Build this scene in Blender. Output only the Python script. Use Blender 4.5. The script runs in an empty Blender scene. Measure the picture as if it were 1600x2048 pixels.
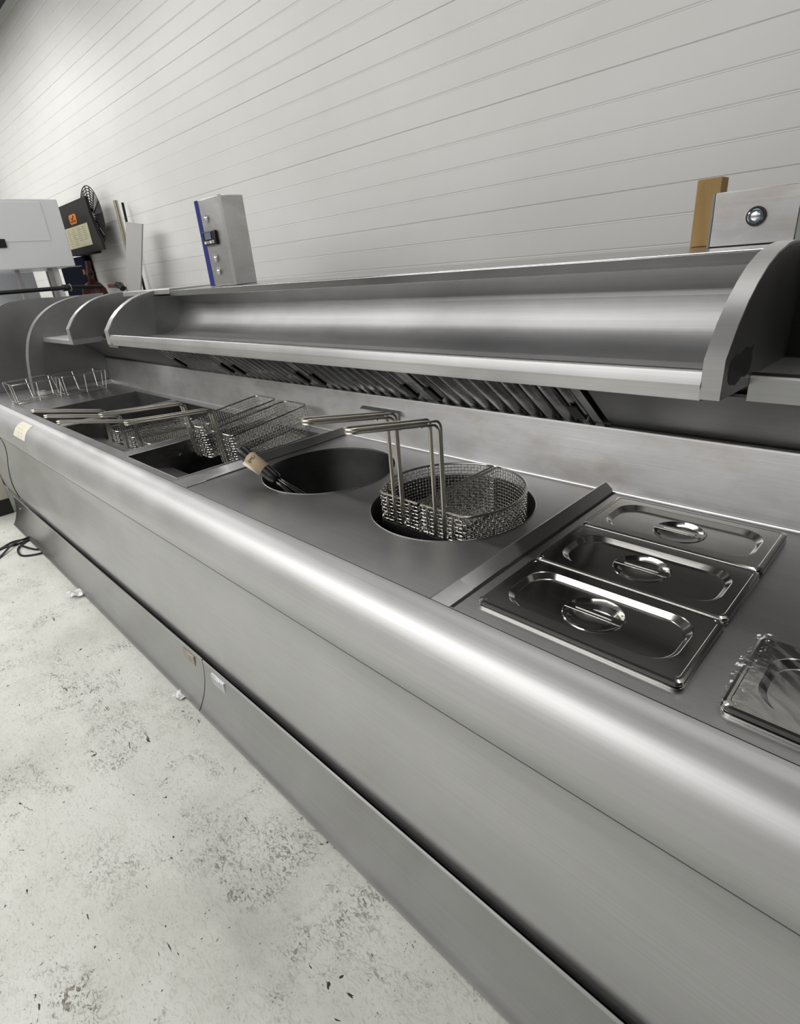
import bpy, bmesh, math, random
from mathutils import Vector, Matrix
random.seed(7)
C = bpy.context.scene.collection
SC = bpy.context.scene

# ------------------------------------------------------------------ camera
cam_d = bpy.data.cameras.new('camera'); cam = bpy.data.objects.new('camera', cam_d); C.objects.link(cam)
YAW, PITCH, ROLL = -0.8105351768590291, -0.41888254954041343, -0.08576527839771966
fw = Vector((math.sin(YAW)*math.cos(PITCH), math.cos(YAW)*math.cos(PITCH), math.sin(PITCH)))
rt = Vector((math.cos(YAW), -math.sin(YAW), 0)); up = rt.cross(fw)
r2 = rt*math.cos(ROLL)+up*math.sin(ROLL); u2 = -rt*math.sin(ROLL)+up*math.cos(ROLL)
M = Matrix((r2, u2, -fw)).transposed().to_4x4(); M.translation = Vector((0.34124, -0.54059, 0.52688))
cam.matrix_world = M
cam_d.sensor_fit = 'VERTICAL'; cam_d.sensor_height = 36; cam_d.lens = 1103.76*36/2048
cam_d.clip_start = 0.02
SC.camera = cam

# ------------------------------------------------------------------ light
FLOOR = -0.857
w = bpy.data.worlds.new('room_air'); SC.world = w; w.use_nodes = True
w.node_tree.nodes['Background'].inputs[0].default_value = (0.9, 0.95, 1, 1)
w.node_tree.nodes['Background'].inputs[1].default_value = 0.05
def area(name, loc, size, sy, power, col=(1, .98, .95), aim=(0, 0, -1)):
    d = bpy.data.lights.new(name, 'AREA'); d.shape = 'RECTANGLE'; d.size = size; d.size_y = sy
    d.energy = power; d.color = col
    o = bpy.data.objects.new(name, d); C.objects.link(o); o.location = loc
    o.rotation_euler = Vector(aim).to_track_quat('-Z', 'Y').to_euler(); return o
# two rows of workshop strip lights on the ceiling, parallel to the range
area('strip_and_fill_light', (-3.45, -2.65, 2.42), 6.1, 2.40, 198)
area('strip_and_fill_light', (-1.6, -4.5, 2.42), 9.0, 0.60, 165)
area('strip_and_fill_light', (-5.6, 0.1, 2.42), 3.5, 0.25, 50)
area('strip_and_fill_light', (-0.8, 0.95, 2.42), 4.0, 0.10, 16)  # added wall washer, an unseen fill that brightens the back wall
SC.view_settings.view_transform = 'Standard'
SC.view_settings.look = 'None'
SC.view_settings.exposure = 0.0
SC.view_settings.gamma = 1.0
SC.view_settings.use_curve_mapping = False

# ------------------------------------------------------------------ materials
def srgb(r, g, b):
    f = lambda c: (c/255/12.92 if c/255 <= .04045 else ((c/255+.055)/1.055)**2.4)
    return (f(r), f(g), f(b), 1)
def mat(name, col, rough=.5, metal=0.0, **kw):
    m = bpy.data.materials.new(name); m.use_nodes = True
    p = m.node_tree.nodes['Principled BSDF']
    p.inputs['Base Color'].default_value = col; p.inputs['Roughness'].default_value = rough
    p.inputs['Metallic'].default_value = metal
    for k, v in kw.items(): p.inputs[k].default_value = v
    return m
def N(m, t, **kw):
    n = m.node_tree.nodes.new(t)
    for k, v in kw.items(): setattr(n, k, v)
    return n
def L(m, a, b): m.node_tree.links.new(a, b)
def noise(m, scale, xyz=(1, 1, 1), detail=3, rough=.5):
    tc = N(m, 'ShaderNodeNewGeometry'); mp = N(m, 'ShaderNodeMapping'); mp.inputs['Scale'].default_value = xyz
    L(m, tc.outputs['Position'], mp.inputs['Vector'])
    n = N(m, 'ShaderNodeTexNoise'); n.inputs['Scale'].default_value = scale
    n.inputs['Detail'].default_value = detail; n.inputs['Roughness'].default_value = rough
    L(m, mp.outputs[0], n.inputs['Vector']); return n
def ramp(m, src, stops):
    r = N(m, 'ShaderNodeValToRGB'); e = r.color_ramp.elements
    while len(e) < len(stops): e.new(.5)
    for el, (p, c) in zip(e, stops): el.position = p; el.color = c if len(c) == 4 else (*c, 1)
    L(m, src, r.inputs[0]); return r
def mix(m, a, b, fac):
    x = N(m, 'ShaderNodeMix', data_type='RGBA')
    for s, v in ((6, a), (7, b)):
        if isinstance(v, tuple): x.inputs[s].default_value = v
        else: L(m, v, x.inputs[s])
    if isinstance(fac, float): x.inputs[0].default_value = fac
    else: L(m, fac, x.inputs[0])
    return x.outputs[2]
def steel(name, g=.56, rough=.33, brush=(3, 260, 260), smear=.10, tint=(1, 1, 1.01), stain=None):
    """brushed stainless: fine grain along the length, soft smears"""
    m = mat(name, (g, g, g, 1), rough, 1.0)
    p = m.node_tree.nodes['Principled BSDF']
    fine = noise(m, 1.0, brush, 2); big = noise(m, 3.0, (1, 1.6, 1.6), 4, .6)
    lo, hi = g*(1-smear), g*(1+smear)
    rb = ramp(m, big.outputs[0], [(.3, (lo*tint[0], lo*tint[1], lo*tint[2])), (.7, (hi*tint[0], hi*tint[1], hi*tint[2]))])
    rf = ramp(m, fine.outputs[0], [(.3, (.93, .93, .93)), (.7, (1, 1, 1))])
    mm = N(m, 'ShaderNodeMix', data_type='RGBA', blend_type='MULTIPLY'); mm.inputs[0].default_value = 1
    L(m, rb.outputs[0], mm.inputs[6]); L(m, rf.outputs[0], mm.inputs[7])
    out = mm.outputs[2]
    if stain:
        sn = noise(m, 4.5, (1, 1, 2.2), 5, .65); sr = ramp(m, sn.outputs[0], [(.5, (0, 0, 0)), (.75, (1, 1, 1))])
        out = mix(m, out, stain, sr.outputs[0])
    L(m, out, p.inputs['Base Color'])
    rr = N(m, 'ShaderNodeMapRange'); rr.inputs[3].default_value = rough*.85; rr.inputs[4].default_value = rough*1.2
    L(m, big.outputs[0], rr.inputs[0]); L(m, rr.outputs[0], p.inputs['Roughness'])
    bp = N(m, 'ShaderNodeBump'); bp.inputs['Strength'].default_value = .05; bp.inputs['Distance'].default_value = .001
    L(m, fine.outputs[0], bp.inputs['Height']); L(m, bp.outputs[0], p.inputs['Normal'])
    return m
M_top = steel('worktop_steel', .47, .36)
M_front = steel('front_steel', .60, .50, smear=.05)
M_plinth = steel('plinth_steel', .49, .33, smear=.07)
M_splash = steel('splash_steel', .66, .38, smear=.14, stain=(.50, .46, .43, 1))
M_shelf = steel('shelf_steel', .58, .44, smear=.12)
M_edge = steel('side_edge_steel', .50, .42, smear=.06)
M_plank = steel('plank_steel', .50, .24, smear=.10)
M_rim = steel('edge_steel', .78, .32, smear=.04)
M_panel = steel('end_panel_steel', .40, .42, smear=.08)
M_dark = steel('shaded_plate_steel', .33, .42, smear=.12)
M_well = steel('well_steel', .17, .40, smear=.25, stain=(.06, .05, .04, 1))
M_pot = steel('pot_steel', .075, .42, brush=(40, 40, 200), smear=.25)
M_lid = steel('lid_steel', .56, .15, brush=(8, 120, 120), smear=.06, tint=(1, .985, .95))
M_baffle = steel('baffle_steel', .50, .26, smear=.25, stain=(.12, .10, .08, 1))
M_wire = mat('bright_wire', (.62, .61, .58, 1), .22, 1.0)
M_wired = mat('mesh_wire', (.68, .67, .64, 1), .25, 1.0)
M_rod = mat('handle_rod', (.60, .57, .51, 1), .30, 1.0)
M_black = mat('black_plastic', (.006, .006, .008, 1), .35)
M_crease = mat('crease_shade', (.10, .10, .085, 1), .7)  # shade of the bullnose crease as a plain colour
M_void = mat('void_black', (.012, .011, .010, 1), .7)  # flat black: puts shade into gaps and recesses, also colours black parts
M_iron = mat('blackened_steel', (.05, .05, .052, 1), .4, .8)
M_navy = mat('navy_paint', (.0015, .003, .012, 1), .9, **{'Specular IOR Level': .1})
M_film = mat('blue_film', srgb(28, 44, 130), .35)
M_white = mat('white_enamel', (.84, .86, .88, 1), .4)
M_red = mat('red_paint', (.075, .006, .006, 1), .4)
M_brown = mat('brown_paint', (.09, .03, .018, 1), .5)
M_yellow = mat('yellow_tag', srgb(190, 160, 40), .5)
M_paper = mat('paper', srgb(208, 205, 176), .8)
M_label = mat('cream_label', srgb(226, 222, 205), .6)
M_tan = mat('tan_label', srgb(186, 168, 136), .7)
M_print = mat('grey_print', srgb(135, 132, 115), .8)
M_ink = mat('black_ink', srgb(25, 25, 25), .8)
M_orange = mat('orange_sticker', srgb(222, 128, 44), .6)
M_chrome = mat('chrome', (.8, .8, .8, 1), .08, 1.0)
M_lcd = mat('lcd_glass', srgb(110, 122, 140), .15)
M_ring = mat('teal_ring', srgb(70, 100, 115), .3)
M_grey = mat('grey_paint', srgb(150, 148, 145), .5)
M_beige = mat('beige_laminate', srgb(178, 174, 160), .5)
M_badge = mat('silver_badge', (.7, .72, .74, 1), .25, .8)
M_badge2 = mat('rose_badge', (.42, .35, .31, 1), .35, .7)
M_patch = mat('glue_patch', (.045, .045, .044, 1), .6)
M_tissue = mat('white_tissue', (.8, .8, .8, 1), .8)
M_conduit = mat('brass_tinted_tube', (.42, .38, .30, 1), .3, .9)
# wood
M_wood = mat('timber', srgb(160, 126, 76), .7)
nz = noise(M_wood, 9, (3, 3, .6), 4); L(M_wood, ramp(M_wood, nz.outputs[0], [(.3, srgb(158, 126, 76)), (.7, srgb(190, 158, 104))]).outputs[0], M_wood.node_tree.nodes['Principled BSDF'].inputs['Base Color'])
# wall sheet
M_wall = mat('white_cladding', (.70, .70, .685, 1), .45)
nz = noise(M_wall, 1.3, (1, 1, 1), 5, .6); nz2 = noise(M_wall, 60, (1, 1, 1), 2)
L(M_wall, ramp(M_wall, nz.outputs[0], [(.3, (.80, .80, .78)), (.7, (.88, .88, .87))]).outputs[0], M_wall.node_tree.nodes['Principled BSDF'].inputs['Base Color'])
# floor: scuffed off-white paint
M_floor = mat('floor_paint', (.62, .63, .59, 1), .55)
p = M_floor.node_tree.nodes['Principled BSDF']
nb = noise(M_floor, 2.2, (1, 1, 1), 6, .65)
c0 = ramp(M_floor, nb.outputs[0], [(.28, (.50, .505, .465)), (.5, (.62, .635, .59)), (.72, (.70, .715, .68))]).outputs[0]
def warped(m, scale, xyz, detail, lo, hi, dist=1.5):
    n = noise(m, scale, xyz, detail, .7); n.inputs['Distortion'].default_value = dist
    return ramp(m, n.outputs[0], [(lo, (0, 0, 0)), (hi, (1, 1, 1))]).outputs[0]
def mth(m, op, a, b):
    n = N(m, 'ShaderNodeMath', operation=op)
    for i, v in enumerate((a, b)):
        if isinstance(v, (int, float)): n.inputs[i].default_value = v
        else: L(m, v, n.inputs[i])
    return n.outputs[0]
fine = warped(M_floor, 34, (1.0, 2.3, 1), 7, .50, .66, 2.6)     # brushed scuffs all over
clus = warped(M_floor, 4.2, (1, 1, 1), 3, .50, .66, .8)         # where dirt gathers
gritty = warped(M_floor, 48, (1.0, 1.8, 1), 5, .50, .60, 1.6)
blk = warped(M_floor, 17, (1.0, 2.2, 1), 3, .685, .70, .9)      # black marks
spk = warped(M_floor, 75, (1.3, 1, 1), 2, .705, .725, .3)       # tiny specks
brn = warped(M_floor, 5.3, (1.4, 1, 1), 4, .64, .70, .6)        # brown stains
c1 = mix(M_floor, c0, (.27, .265, .235, 1), mth(M_floor, 'MULTIPLY', fine, .42))
c1 = mix(M_floor, c1, (.10, .095, .07, 1), mth(M_floor, 'MULTIPLY', mth(M_floor, 'MULTIPLY', clus, gritty), .75))
c1 = mix(M_floor, c1, (.13, .105, .065, 1), mth(M_floor, 'MULTIPLY', mth(M_floor, 'MULTIPLY', brn, gritty), .9))
c1 = mix(M_floor, c1, (.04, .037, .033, 1), mth(M_floor, 'MULTIPLY', spk, .85))
c3 = mix(M_floor, c1, (.022, .020, .018, 1), blk)
L(M_floor, c3, p.inputs['Base Color'])
# clear film
M_wrap = bpy.data.materials.new('clear_film'); M_wrap.use_nodes = True
nt = M_wrap.node_tree; nt.nodes.remove(nt.nodes['Principled BSDF'])
tr = N(M_wrap, 'ShaderNodeBsdfTransparent'); tr.inputs[0].default_value = (.97, .97, .97, 1)
gl = N(M_wrap, 'ShaderNodeBsdfGlossy'); gl.inputs['Roughness'].default_value = .12
mx = N(M_wrap, 'ShaderNodeMixShader'); mx.inputs[0].default_value = .15
L(M_wrap, tr.outputs[0], mx.inputs[1]); L(M_wrap, gl.outputs[0], mx.inputs[2])
L(M_wrap, mx.outputs[0], nt.nodes['Material Output'].inputs[0])

# ------------------------------------------------------------------ mesh helpers
class MB:
    def __init__(s): s.v = []; s.f = []; s.mi = []; s.cur = 0
    def add(s, vs, fs):
        o = len(s.v); s.v += [tuple(v) for v in vs]
        for f in fs: s.f.append(tuple(i+o for i in f)); s.mi.append(s.cur)
        return s
    def box(s, x0, x1, y0, y1, z0, z1):
        vs = [(x, y, z) for z in (z0, z1) for y in (y0, y1) for x in (x0, x1)]
        return s.add(vs, [(0, 2, 3, 1), (4, 5, 7, 6), (0, 1, 5, 4), (2, 6, 7, 3), (0, 4, 6, 2), (1, 3, 7, 5)])
    def quad(s, a, b, c, d): return s.add([a, b, c, d], [(0, 1, 2, 3)])
    def sheet(s, prof, xs):
        """open profile [(y,z)] swept along x"""
        n = len(prof); vs = [(x, y, z) for x in xs for (y, z) in prof]
        fs = [(i*n+j, i*n+j+1, (i+1)*n+j+1, (i+1)*n+j) for i in range(len(xs)-1) for j in range(n-1)]
        return s.add(vs, fs)
    def prism(s, prof, x0, x1, axis='x'):
        """closed profile swept along an axis, capped"""
        n = len(prof)
        mk = {'x': lambda a, b, t: (t, a, b), 'y': lambda a, b, t: (a, t, b), 'z': lambda a, b, t: (a, b, t)}[axis]
        vs = [mk(a, b, x0) for a, b in prof]+[mk(a, b, x1) for a, b in prof]
        fs = [(i, (i+1) % n, (i+1) % n+n, i+n) for i in range(n)]+[tuple(range(n-1, -1, -1)), tuple(range(n, 2*n))]
        return s.add(vs, fs)
    def tube(s, pts, r, k=6, closed=False):
        pts = [Vector(p) for p in pts]; n = len(pts); rings = []; ref = None
        for i, p in enumerate(pts):
            a = pts[(i-1) % n] if (closed or i > 0) else p; b = pts[(i+1) % n] if (closed or i < n-1) else p
            t = (b-a).normalized() if (b-a).length > 1e-9 else Vector((0, 0, 1))
            if ref is None: ref = Vector((0, 0, 1)) if abs(t.z) < .9 else Vector((1, 0, 0))
            u = ref-t*ref.dot(t)
            if u.length < 1e-6: u = t.orthogonal()
            u.normalize(); ref = u; v = t.cross(u)
            rings.append([p+u*(r*math.cos(2*math.pi*j/k))+v*(r*math.sin(2*math.pi*j/k)) for j in range(k)])
        vs = [q for g in rings for q in g]; fs = []
        for i in range(n if closed else n-1):
            i2 = (i+1) % n
            for j in range(k): fs.append((i*k+j, i*k+(j+1) % k, i2*k+(j+1) % k, i2*k+j))
        if not closed: fs += [tuple(range(k-1, -1, -1)), tuple((n-1)*k+j for j in range(k))]
        return s.add(vs, fs)
    def lathe(s, prof, c=(0, 0, 0), d=(0, 0, 1), k=32):
        """profile [(r,h)] turned about direction d through c"""
        d = Vector(d).normalized(); u = d.orthogonal().normalized(); v = d.cross(u); c = Vector(c); n = len(prof)
        vs = [c+d*h+(u*math.cos(2*math.pi*j/k)+v*math.sin(2*math.pi*j/k))*r for r, h in prof for j in range(k)]
        fs = [(i*k+j, i*k+(j+1) % k, (i+1)*k+(j+1) % k, (i+1)*k+j) for i in range(n-1) for j in range(k)]
        return s.add(vs, fs)
    def cyl(s, c, d, r, h, k=24, bev=0):
        b = bev or min(r, abs(h))*.12
        return s.lathe([(1e-5, 0), (r-b, 0), (r, b), (r, h-b), (r-b, h), (1e-5, h)], c, d, k)

def obj(name, mb, m, parent=None, origin=None, bevel=0, smooth=35, kind=None, label=None):
    me = bpy.data.meshes.new(name)
    if origin is None:
        if parent is not None: origin = (0, 0, 0)
        else:
            xs, ys, zs = zip(*mb.v); origin = ((min(xs)+max(xs))/2, (min(ys)+max(ys))/2, min(zs))
    if parent is not None and parent.get('_local') is None: off = Vector(parent['_org'])
    elif parent is not None: off = Vector((0, 0, 0))
    else: off = Vector(origin)
    me.from_pydata([tuple(Vector(v)-off) for v in mb.v], [], mb.f)
    bm = bmesh.new(); bm.from_mesh(me); bmesh.ops.remove_doubles(bm, verts=bm.verts, dist=1e-6)
    bmesh.ops.recalc_face_normals(bm, faces=bm.faces); bm.to_mesh(me); bm.free()
    for mm in (m if isinstance(m, (list, tuple)) else [m]): me.materials.append(mm)
    if isinstance(m, (list, tuple)) and len(me.polygons) == len(mb.mi):
        for pz, i in zip(me.polygons, mb.mi): pz.material_index = i
    if smooth:
        for pz in me.polygons: pz.use_smooth = True
        me.set_sharp_from_angle(angle=math.radians(smooth))
    o = bpy.data.objects.new(name, me); C.objects.link(o)
    if parent is not None: o.parent = parent; o['_org'] = tuple(off)
    else: o.location = off; o['_org'] = tuple(off)
    if parent is not None and parent.get('_local') is not None: o['_local'] = 1
    if bevel:
        b = o.modifiers.new('bevel', 'BEVEL'); b.width = bevel; b.segments = 2; b.limit_method = 'ANGLE'; b.angle_limit = math.radians(40)
    if kind: o['kind'] = kind
    if label: o['label'] = label
    return o
def thing(name, label, cat, loc, group=None, rot=(0, 0, 0), local=False):
    o = bpy.data.objects.new(name, None); C.objects.link(o); o.location = loc; o.rotation_euler = rot
    o.empty_display_size = .05; o['label'] = label; o['category'] = cat; o['_org'] = tuple(loc)
    if group: o['group'] = group
    if local: o['_local'] = 1
    return o
def tag(o, label, cat, group=None):
    o['label'] = label; o['category'] = cat
    if group: o['group'] = group
    return o
def dup(root, loc, label, group=None):
    r = root.copy(); C.objects.link(r); r.location = loc; r['label'] = label
    for ch in list(root.children):
        c = ch.copy(); C.objects.link(c); c.parent = r
        for g in ch.children:
            d = g.copy(); C.objects.link(d); d.parent = c
    return r
def text(name, s, size, m, parent, loc, rot_m, align='CENTER'):
    cu = bpy.data.curves.new(name, 'FONT'); cu.body = s; cu.size = size; cu.align_x = align; cu.align_y = 'CENTER'; cu.extrude = .0002
    tmp = bpy.data.objects.new(name, cu); C.objects.link(tmp)
    me = bpy.data.meshes.new_from_object(tmp.evaluated_get(bpy.context.evaluated_depsgraph_get())); bpy.data.objects.remove(tmp)
    me.name = name; me.materials.clear(); me.materials.append(m); o = bpy.data.objects.new(name, me); C.objects.link(o)
    o.parent = parent; mw = rot_m.to_4x4(); mw.translation = Vector(loc)-Vector(parent['_org']); o.matrix_local = mw; return o
def spline(P, n=6):
    """Catmull-Rom through P"""
    out = []; Q = [P[0]]+list(P)+[P[-1]]
    for i in range(1, len(Q)-2):
        p0, p1, p2, p3 = [Vector(q) for q in Q[i-1:i+3]]
        for k in range(n):
            t = k/n; out.append(tuple(.5*((2*p1)+(p2-p0)*t+(2*p0-5*p1+4*p2-p3)*t*t+(3*p1-p0-3*p2+p3)*t**3)))
    out.append(tuple(P[-1])); return out
def frange(a, b, n): return [a+(b-a)*i/n for i in range(n+1)]

# ------------------------------------------------------------------ setting
XL, XR = -4.45, 0.80        # modelled run of the range
f = MB().quad((-9, -6, FLOOR), (5, -6, FLOOR), (5, 1.3, FLOOR), (-9, 1.3, FLOOR)); obj('floor', f, M_floor, kind='structure', smooth=0)
prof = []; z = FLOOR; YW = 1.25
i = 0; z = FLOOR
while z < 2.55:
    prof += [(YW, z+.004), (YW, z+.0735)]
    deep = .004 if i % 4 == 3 else .0010
    hw = .0020 if i % 4 == 3 else .0035
    prof += [(YW, z+.0765-hw), (YW+deep, z+.0765), (YW, z+.0765+hw)]
    z += .0765; i += 1
zt = z+.004
wm = MB().sheet(prof, [-9, 5]); obj('wall_back', wm, M_wall, kind='structure', smooth=0)
M_room = mat('room_grey', (.07, .07, .072, 1), .8); M_ceil = mat('ceiling_grey', (.055, .055, .06, 1), .8)
M_sidewall = mat('side_wall_paint', (.45, .45, .44, 1), .7)
obj('wall_left', MB().quad((-9, -6, FLOOR), (-9, 1.3, FLOOR), (-9, 1.3, 2.6), (-9, -6, 2.6)), M_sidewall, kind='structure', smooth=0)
obj('wall_right', MB().quad((5, -6, FLOOR), (5, 1.3, FLOOR), (5, 1.3, 2.6), (5, -6, 2.6)), M_ceil, kind='structure', smooth=0)
obj('wall_front', MB().quad((-9, -6, FLOOR), (5, -6, FLOOR), (5, -6, 2.6), (-9, -6, 2.6)), M_room, kind='structure', smooth=0)
obj('ceiling', MB().quad((-9, -6, 2.5), (5, -6, 2.5), (5, 1.3, 2.5), (-9, 1.3, 2.5)), M_ceil, kind='structure', smooth=0)

# ------------------------------------------------------------------ range: worktop with wells
YS, YB = .0437, .650
HR = .195; H1 = (-.909, .378); H2 = (-.446, .380)
WELLS = [(-2.915, -2.445, .075, .603), (-2.380, -1.700, .078, .600), (-1.635, -1.243, .066, .600)]
LX, LY, LP = -.1413, .0756, .1777
PANS = [(LX, LY+i*LP) for i in range(3)]+[(.2285, .0715)]
top = thing('worktop', 'long dark brushed steel worktop of the frying range with wells and pots', 'worktop', (-1.8, .35, 0))
mb = MB()
def rects_with_holes(mb, x0, x1, y0, y1, holes, z=0):
    xs = sorted({x0, x1, *[h[0] for h in holes], *[h[1] for h in holes]})
    for a, b in zip(xs, xs[1:]):
        cuts = sorted([(h[2], h[3]) for h in holes if h[0] <= a+1e-9 and h[1] >= b-1e-9]); y = y0
        for c, d in cuts:
            if c > y+1e-6: mb.quad((a, y, z), (b, y, z), (b, c, z), (a, c, z))
            y = d
        if y < y1-1e-6: mb.quad((a, y, z), (b, y, z), (b, y1, z), (a, y1, z))
rects_with_holes(mb, XL, -1.14, YS, YB, WELLS)
for (cx, cy), (x0, x1) in ((H1, (-1.14, -.68)), (H2, (-.68, -.20))):
    cor = [math.atan2(y-cy, x-cx) for x in (x0, x1) for y in (YS, YB)]
    an = sorted([2*math.pi*i/72-math.pi for i in range(72)]+cor); ci = []; sq = []
    for t in an:
        c, s_ = math.cos(t), math.sin(t)
        k = min([((x1 if c > 0 else x0)-cx)/c if abs(c) > 1e-9 else 9e9, ((YB if s_ > 0 else YS)-cy)/s_ if abs(s_) > 1e-9 else 9e9])
        ci.append((cx+HR*c, cy+HR*s_, 0)); sq.append((cx+k*c, cy+k*s_, 0))
    n = len(an); mb.add(ci+sq, [(i, (i+1) % n, n+(i+1) % n, n+i) for i in range(n)])
rects_with_holes(mb, -.20, XR, YS, YB, [(a+.018, a+.307, b+.016, b+.160) for a, b in PANS])
obj('worktop_surface', mb, M_top, top, smooth=0)
# fascia return under seam: thin dark joint line
obj('seam_joint', MB().box(XL, XR, YS-.0012, YS+.0002, -.01, .00025), M_void, top)
# wells
def well(x0, x1, y0, y1, depth, ledge):
    m = MB()
    zb = -depth
    m.quad((x0, y0, 0), (x1, y0, 0), (x1, y0, zb), (x0, y0, zb)); m.quad((x0, y1, 0), (x1, y1, 0), (x1, y1, zb), (x0, y1, zb))
    m.quad((x0, y0, 0), (x0, y1, 0), (x0, y1, zb), (x0, y0, zb)); m.quad((x1, y0, 0), (x1, y1, 0), (x1, y1, zb), (x1, y0, zb))
    m.quad((x0, y0, zb), (x1, y0, zb), (x1, y1, zb), (x0, y1, zb))
    o = obj('fryer_well', m, M_well if ledge else M_dark, top, smooth=0)  # first well gets paler steel, its lit walls put into the colour
    if ledge:
        d = MB(); d.prism([(y0, -.045), (y0+.145, -.085), (y0+.15, -.10), (y0, -.07)], x0+.001, x1-.001); obj('drain_ledge', d, M_dark, o)
        d = MB(); d.cyl((x0+.001, y0+.18, -.045), (1, 0, 0), .006, .012, 12); obj('probe_bolt', d, M_chrome, o)
        d = MB(); d.prism([(y1-.05, -.11), (y1, -.07), (y1, -.09), (y1-.05, -.125)], x0+.001, x1-.001); obj('rear_ledge', d, M_dark, o)
    # thin rolled rim
    r = MB()
    for a, b in (((x0, y0), (x1, y0)), ((x1, y0), (x1, y1)), ((x1, y1), (x0, y1)), ((x0, y1), (x0, y0))): r.tube([(*a, .0006), (*b, .0006)], .0011, 6)
    obj('rolled_rim', r, M_top, o)
    return o
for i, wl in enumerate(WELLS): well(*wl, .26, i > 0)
# partition plate leaning in the first well corner
obj('partition_plate', MB().box(-2.440, -2.385, .076, .60, .0005, .0035), M_top, top)
for (cx, cy) in (H1, H2):
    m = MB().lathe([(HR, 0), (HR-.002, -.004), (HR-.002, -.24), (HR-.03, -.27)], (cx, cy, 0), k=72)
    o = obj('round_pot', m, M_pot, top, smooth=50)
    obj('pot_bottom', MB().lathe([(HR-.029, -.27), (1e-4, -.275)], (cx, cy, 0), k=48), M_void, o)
    obj('pot_rim', MB().tube([(cx+HR*math.cos(t), cy+HR*math.sin(t), .0006) for t in frange(0, 2*math.pi, 90)[:-1]], .0010, 6, True), M_top, o)
# raised joint covers
for x1, wf in ((-1.146, .087), (-.174, .044)):
    yb = .648; sec = []
    for y, h, wd_ in ((YS, .0, wf), (.11, .5, (wf+.026)/2), (.19, 1, .026), (yb, 1, .026)):
        sec.append([(x1-wd_, y, .0003), (x1-wd_+.002, y, .0004+.0191*h), (x1-wd_+.005, y, .0004+.0201*h), (x1-.001, y, .0004+.0026*h), (x1, y, .0003)])
    m = MB(); vs = [v for q in sec for v in q]
    m.add(vs, [(i*5+j, i*5+j+1, (i+1)*5+j+1, (i+1)*5+j) for i in range(3) for j in range(4)]+[(15, 16, 17, 18, 19)])
    obj('joint_cover', m, M_top, top, smooth=20)
    obj('joint_gap', MB().box(x1, x1+.006, .047, yb, .0001, .0006), M_void, top)
# upstand at the far left end
obj('end_upstand', MB().prism([(-3.43, 0), (-3.405, 0), (-3.412, .022), (-3.43, .03)], .236, .655, 'y'), M_rim, top)
# splashback
sp = [(YB-.006, .0), (YB-.002, .0015), (YB, .006), (.6565, .146), (.659, .1505), (.664, .152), (.672, .152), (.672, .10)]
obj('splashback', MB().sheet(sp, frange(-3.43, XR, 8)), M_splash, top)
obj('splash_fillet', MB().tube([(-3.41, YB-.002, .002), (XR, YB-.002, .002)], .0030, 8), M_rim, top)
# little basket rest folded from sheet
rest = MB().prism([(.655, .104), (.655, .108), (.640, .113), (.628, .108), (.6265, .1095), (.640, .1165), (.657, .112)], -1.035, -.878)
rest.prism([(.6555, .105), (.648, .106), (.6465, .052), (.649, .052)], -1.005, -.880)
obj('basket_rest', rest, M_splash, top)
# carcass below the top, unseen, added to block light
obj('light_block_box', MB().box(-3.9, XR, .075, .64, FLOOR+.001, -.30), M_void, top)
obj('rear_skirt', MB().box(XL, XR, .672, .69, FLOOR+.001, .13), M_dark, top)

# ------------------------------------------------------------------ range front
XJ = -3.85
bn = spline([(.0425, 0), (.030, -.0008), (.012, -.006), (-.010, -.020), (-.028, -.045), (-.040, -.080), (-.043, -.108), (-.037, -.1365), (-.022, -.162), (.004, -.188), (.028, -.214), (.043, -.240)], 5)
pn = spline([(.043, -.240), (.053, -.268), (.058, -.305), (.058, -.337), (.050, -.390), (.0375, -.446), (.027, -.505), (.022, -.560), (.0245, -.615), (.032, -.665), (.041, -.703), (.043, -.719)], 5)
front = thing('range_front', 'curved brushed steel front of the range with rounded bullnose edge', 'counter front', (-1.8, 0, -.74))
obj('bullnose', MB().sheet(bn, frange(XL, XR, 12)), M_front, front, smooth=60)
obj('front_panel', MB().sheet(pn+[(.06, -.721)], frange(XJ, XR, 12)), M_front, front, smooth=60)
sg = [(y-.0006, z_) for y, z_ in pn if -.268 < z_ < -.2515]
obj('crease_shade_strip', MB().sheet(sg, [XJ, XR]), M_crease, front)  # dark strip paints in the crease shade, no real joint
# door left of the joint, its upper corner rounded
d = MB(); acc = 0; rows = []; R_ = .07; prev = pn[0]
for (y, z_) in pn[:46]:
    acc += math.hypot(y-prev[0], z_-prev[1]); prev = (y, z_)
    cut = R_-math.sqrt(max(0, R_*R_-(R_-acc)**2)) if acc < R_ else 0
    rows.append((XJ-.010-cut, y-.003, z_))
vs = []; 
for (xr, y, z_) in rows: vs += [(XL, y, z_), (xr, y, z_)]
d.add(vs, [(2*i, 2*i+1, 2*i+3, 2*i+2) for i in range(len(rows)-1)])
door = obj('door', d, M_front, front, smooth=60)
obj('door_edge', MB().tube([(xr, y+.001, z_) for xr, y, z_ in rows], .0025, 6), M_iron, door)
obj('door_handle', MB().box(-4.40, -4.165, -.005, .03, -.462, -.445), M_black, door, bevel=.003)
obj('joint_shadow_gap', MB().box(XJ-.012, XJ-.001, .065, .075, -.705, -.23), M_void, front)
obj('shadow_gap_back', MB().box(-3.92, XR, .062, .070, -.80, -.66), M_void, front)

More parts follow.
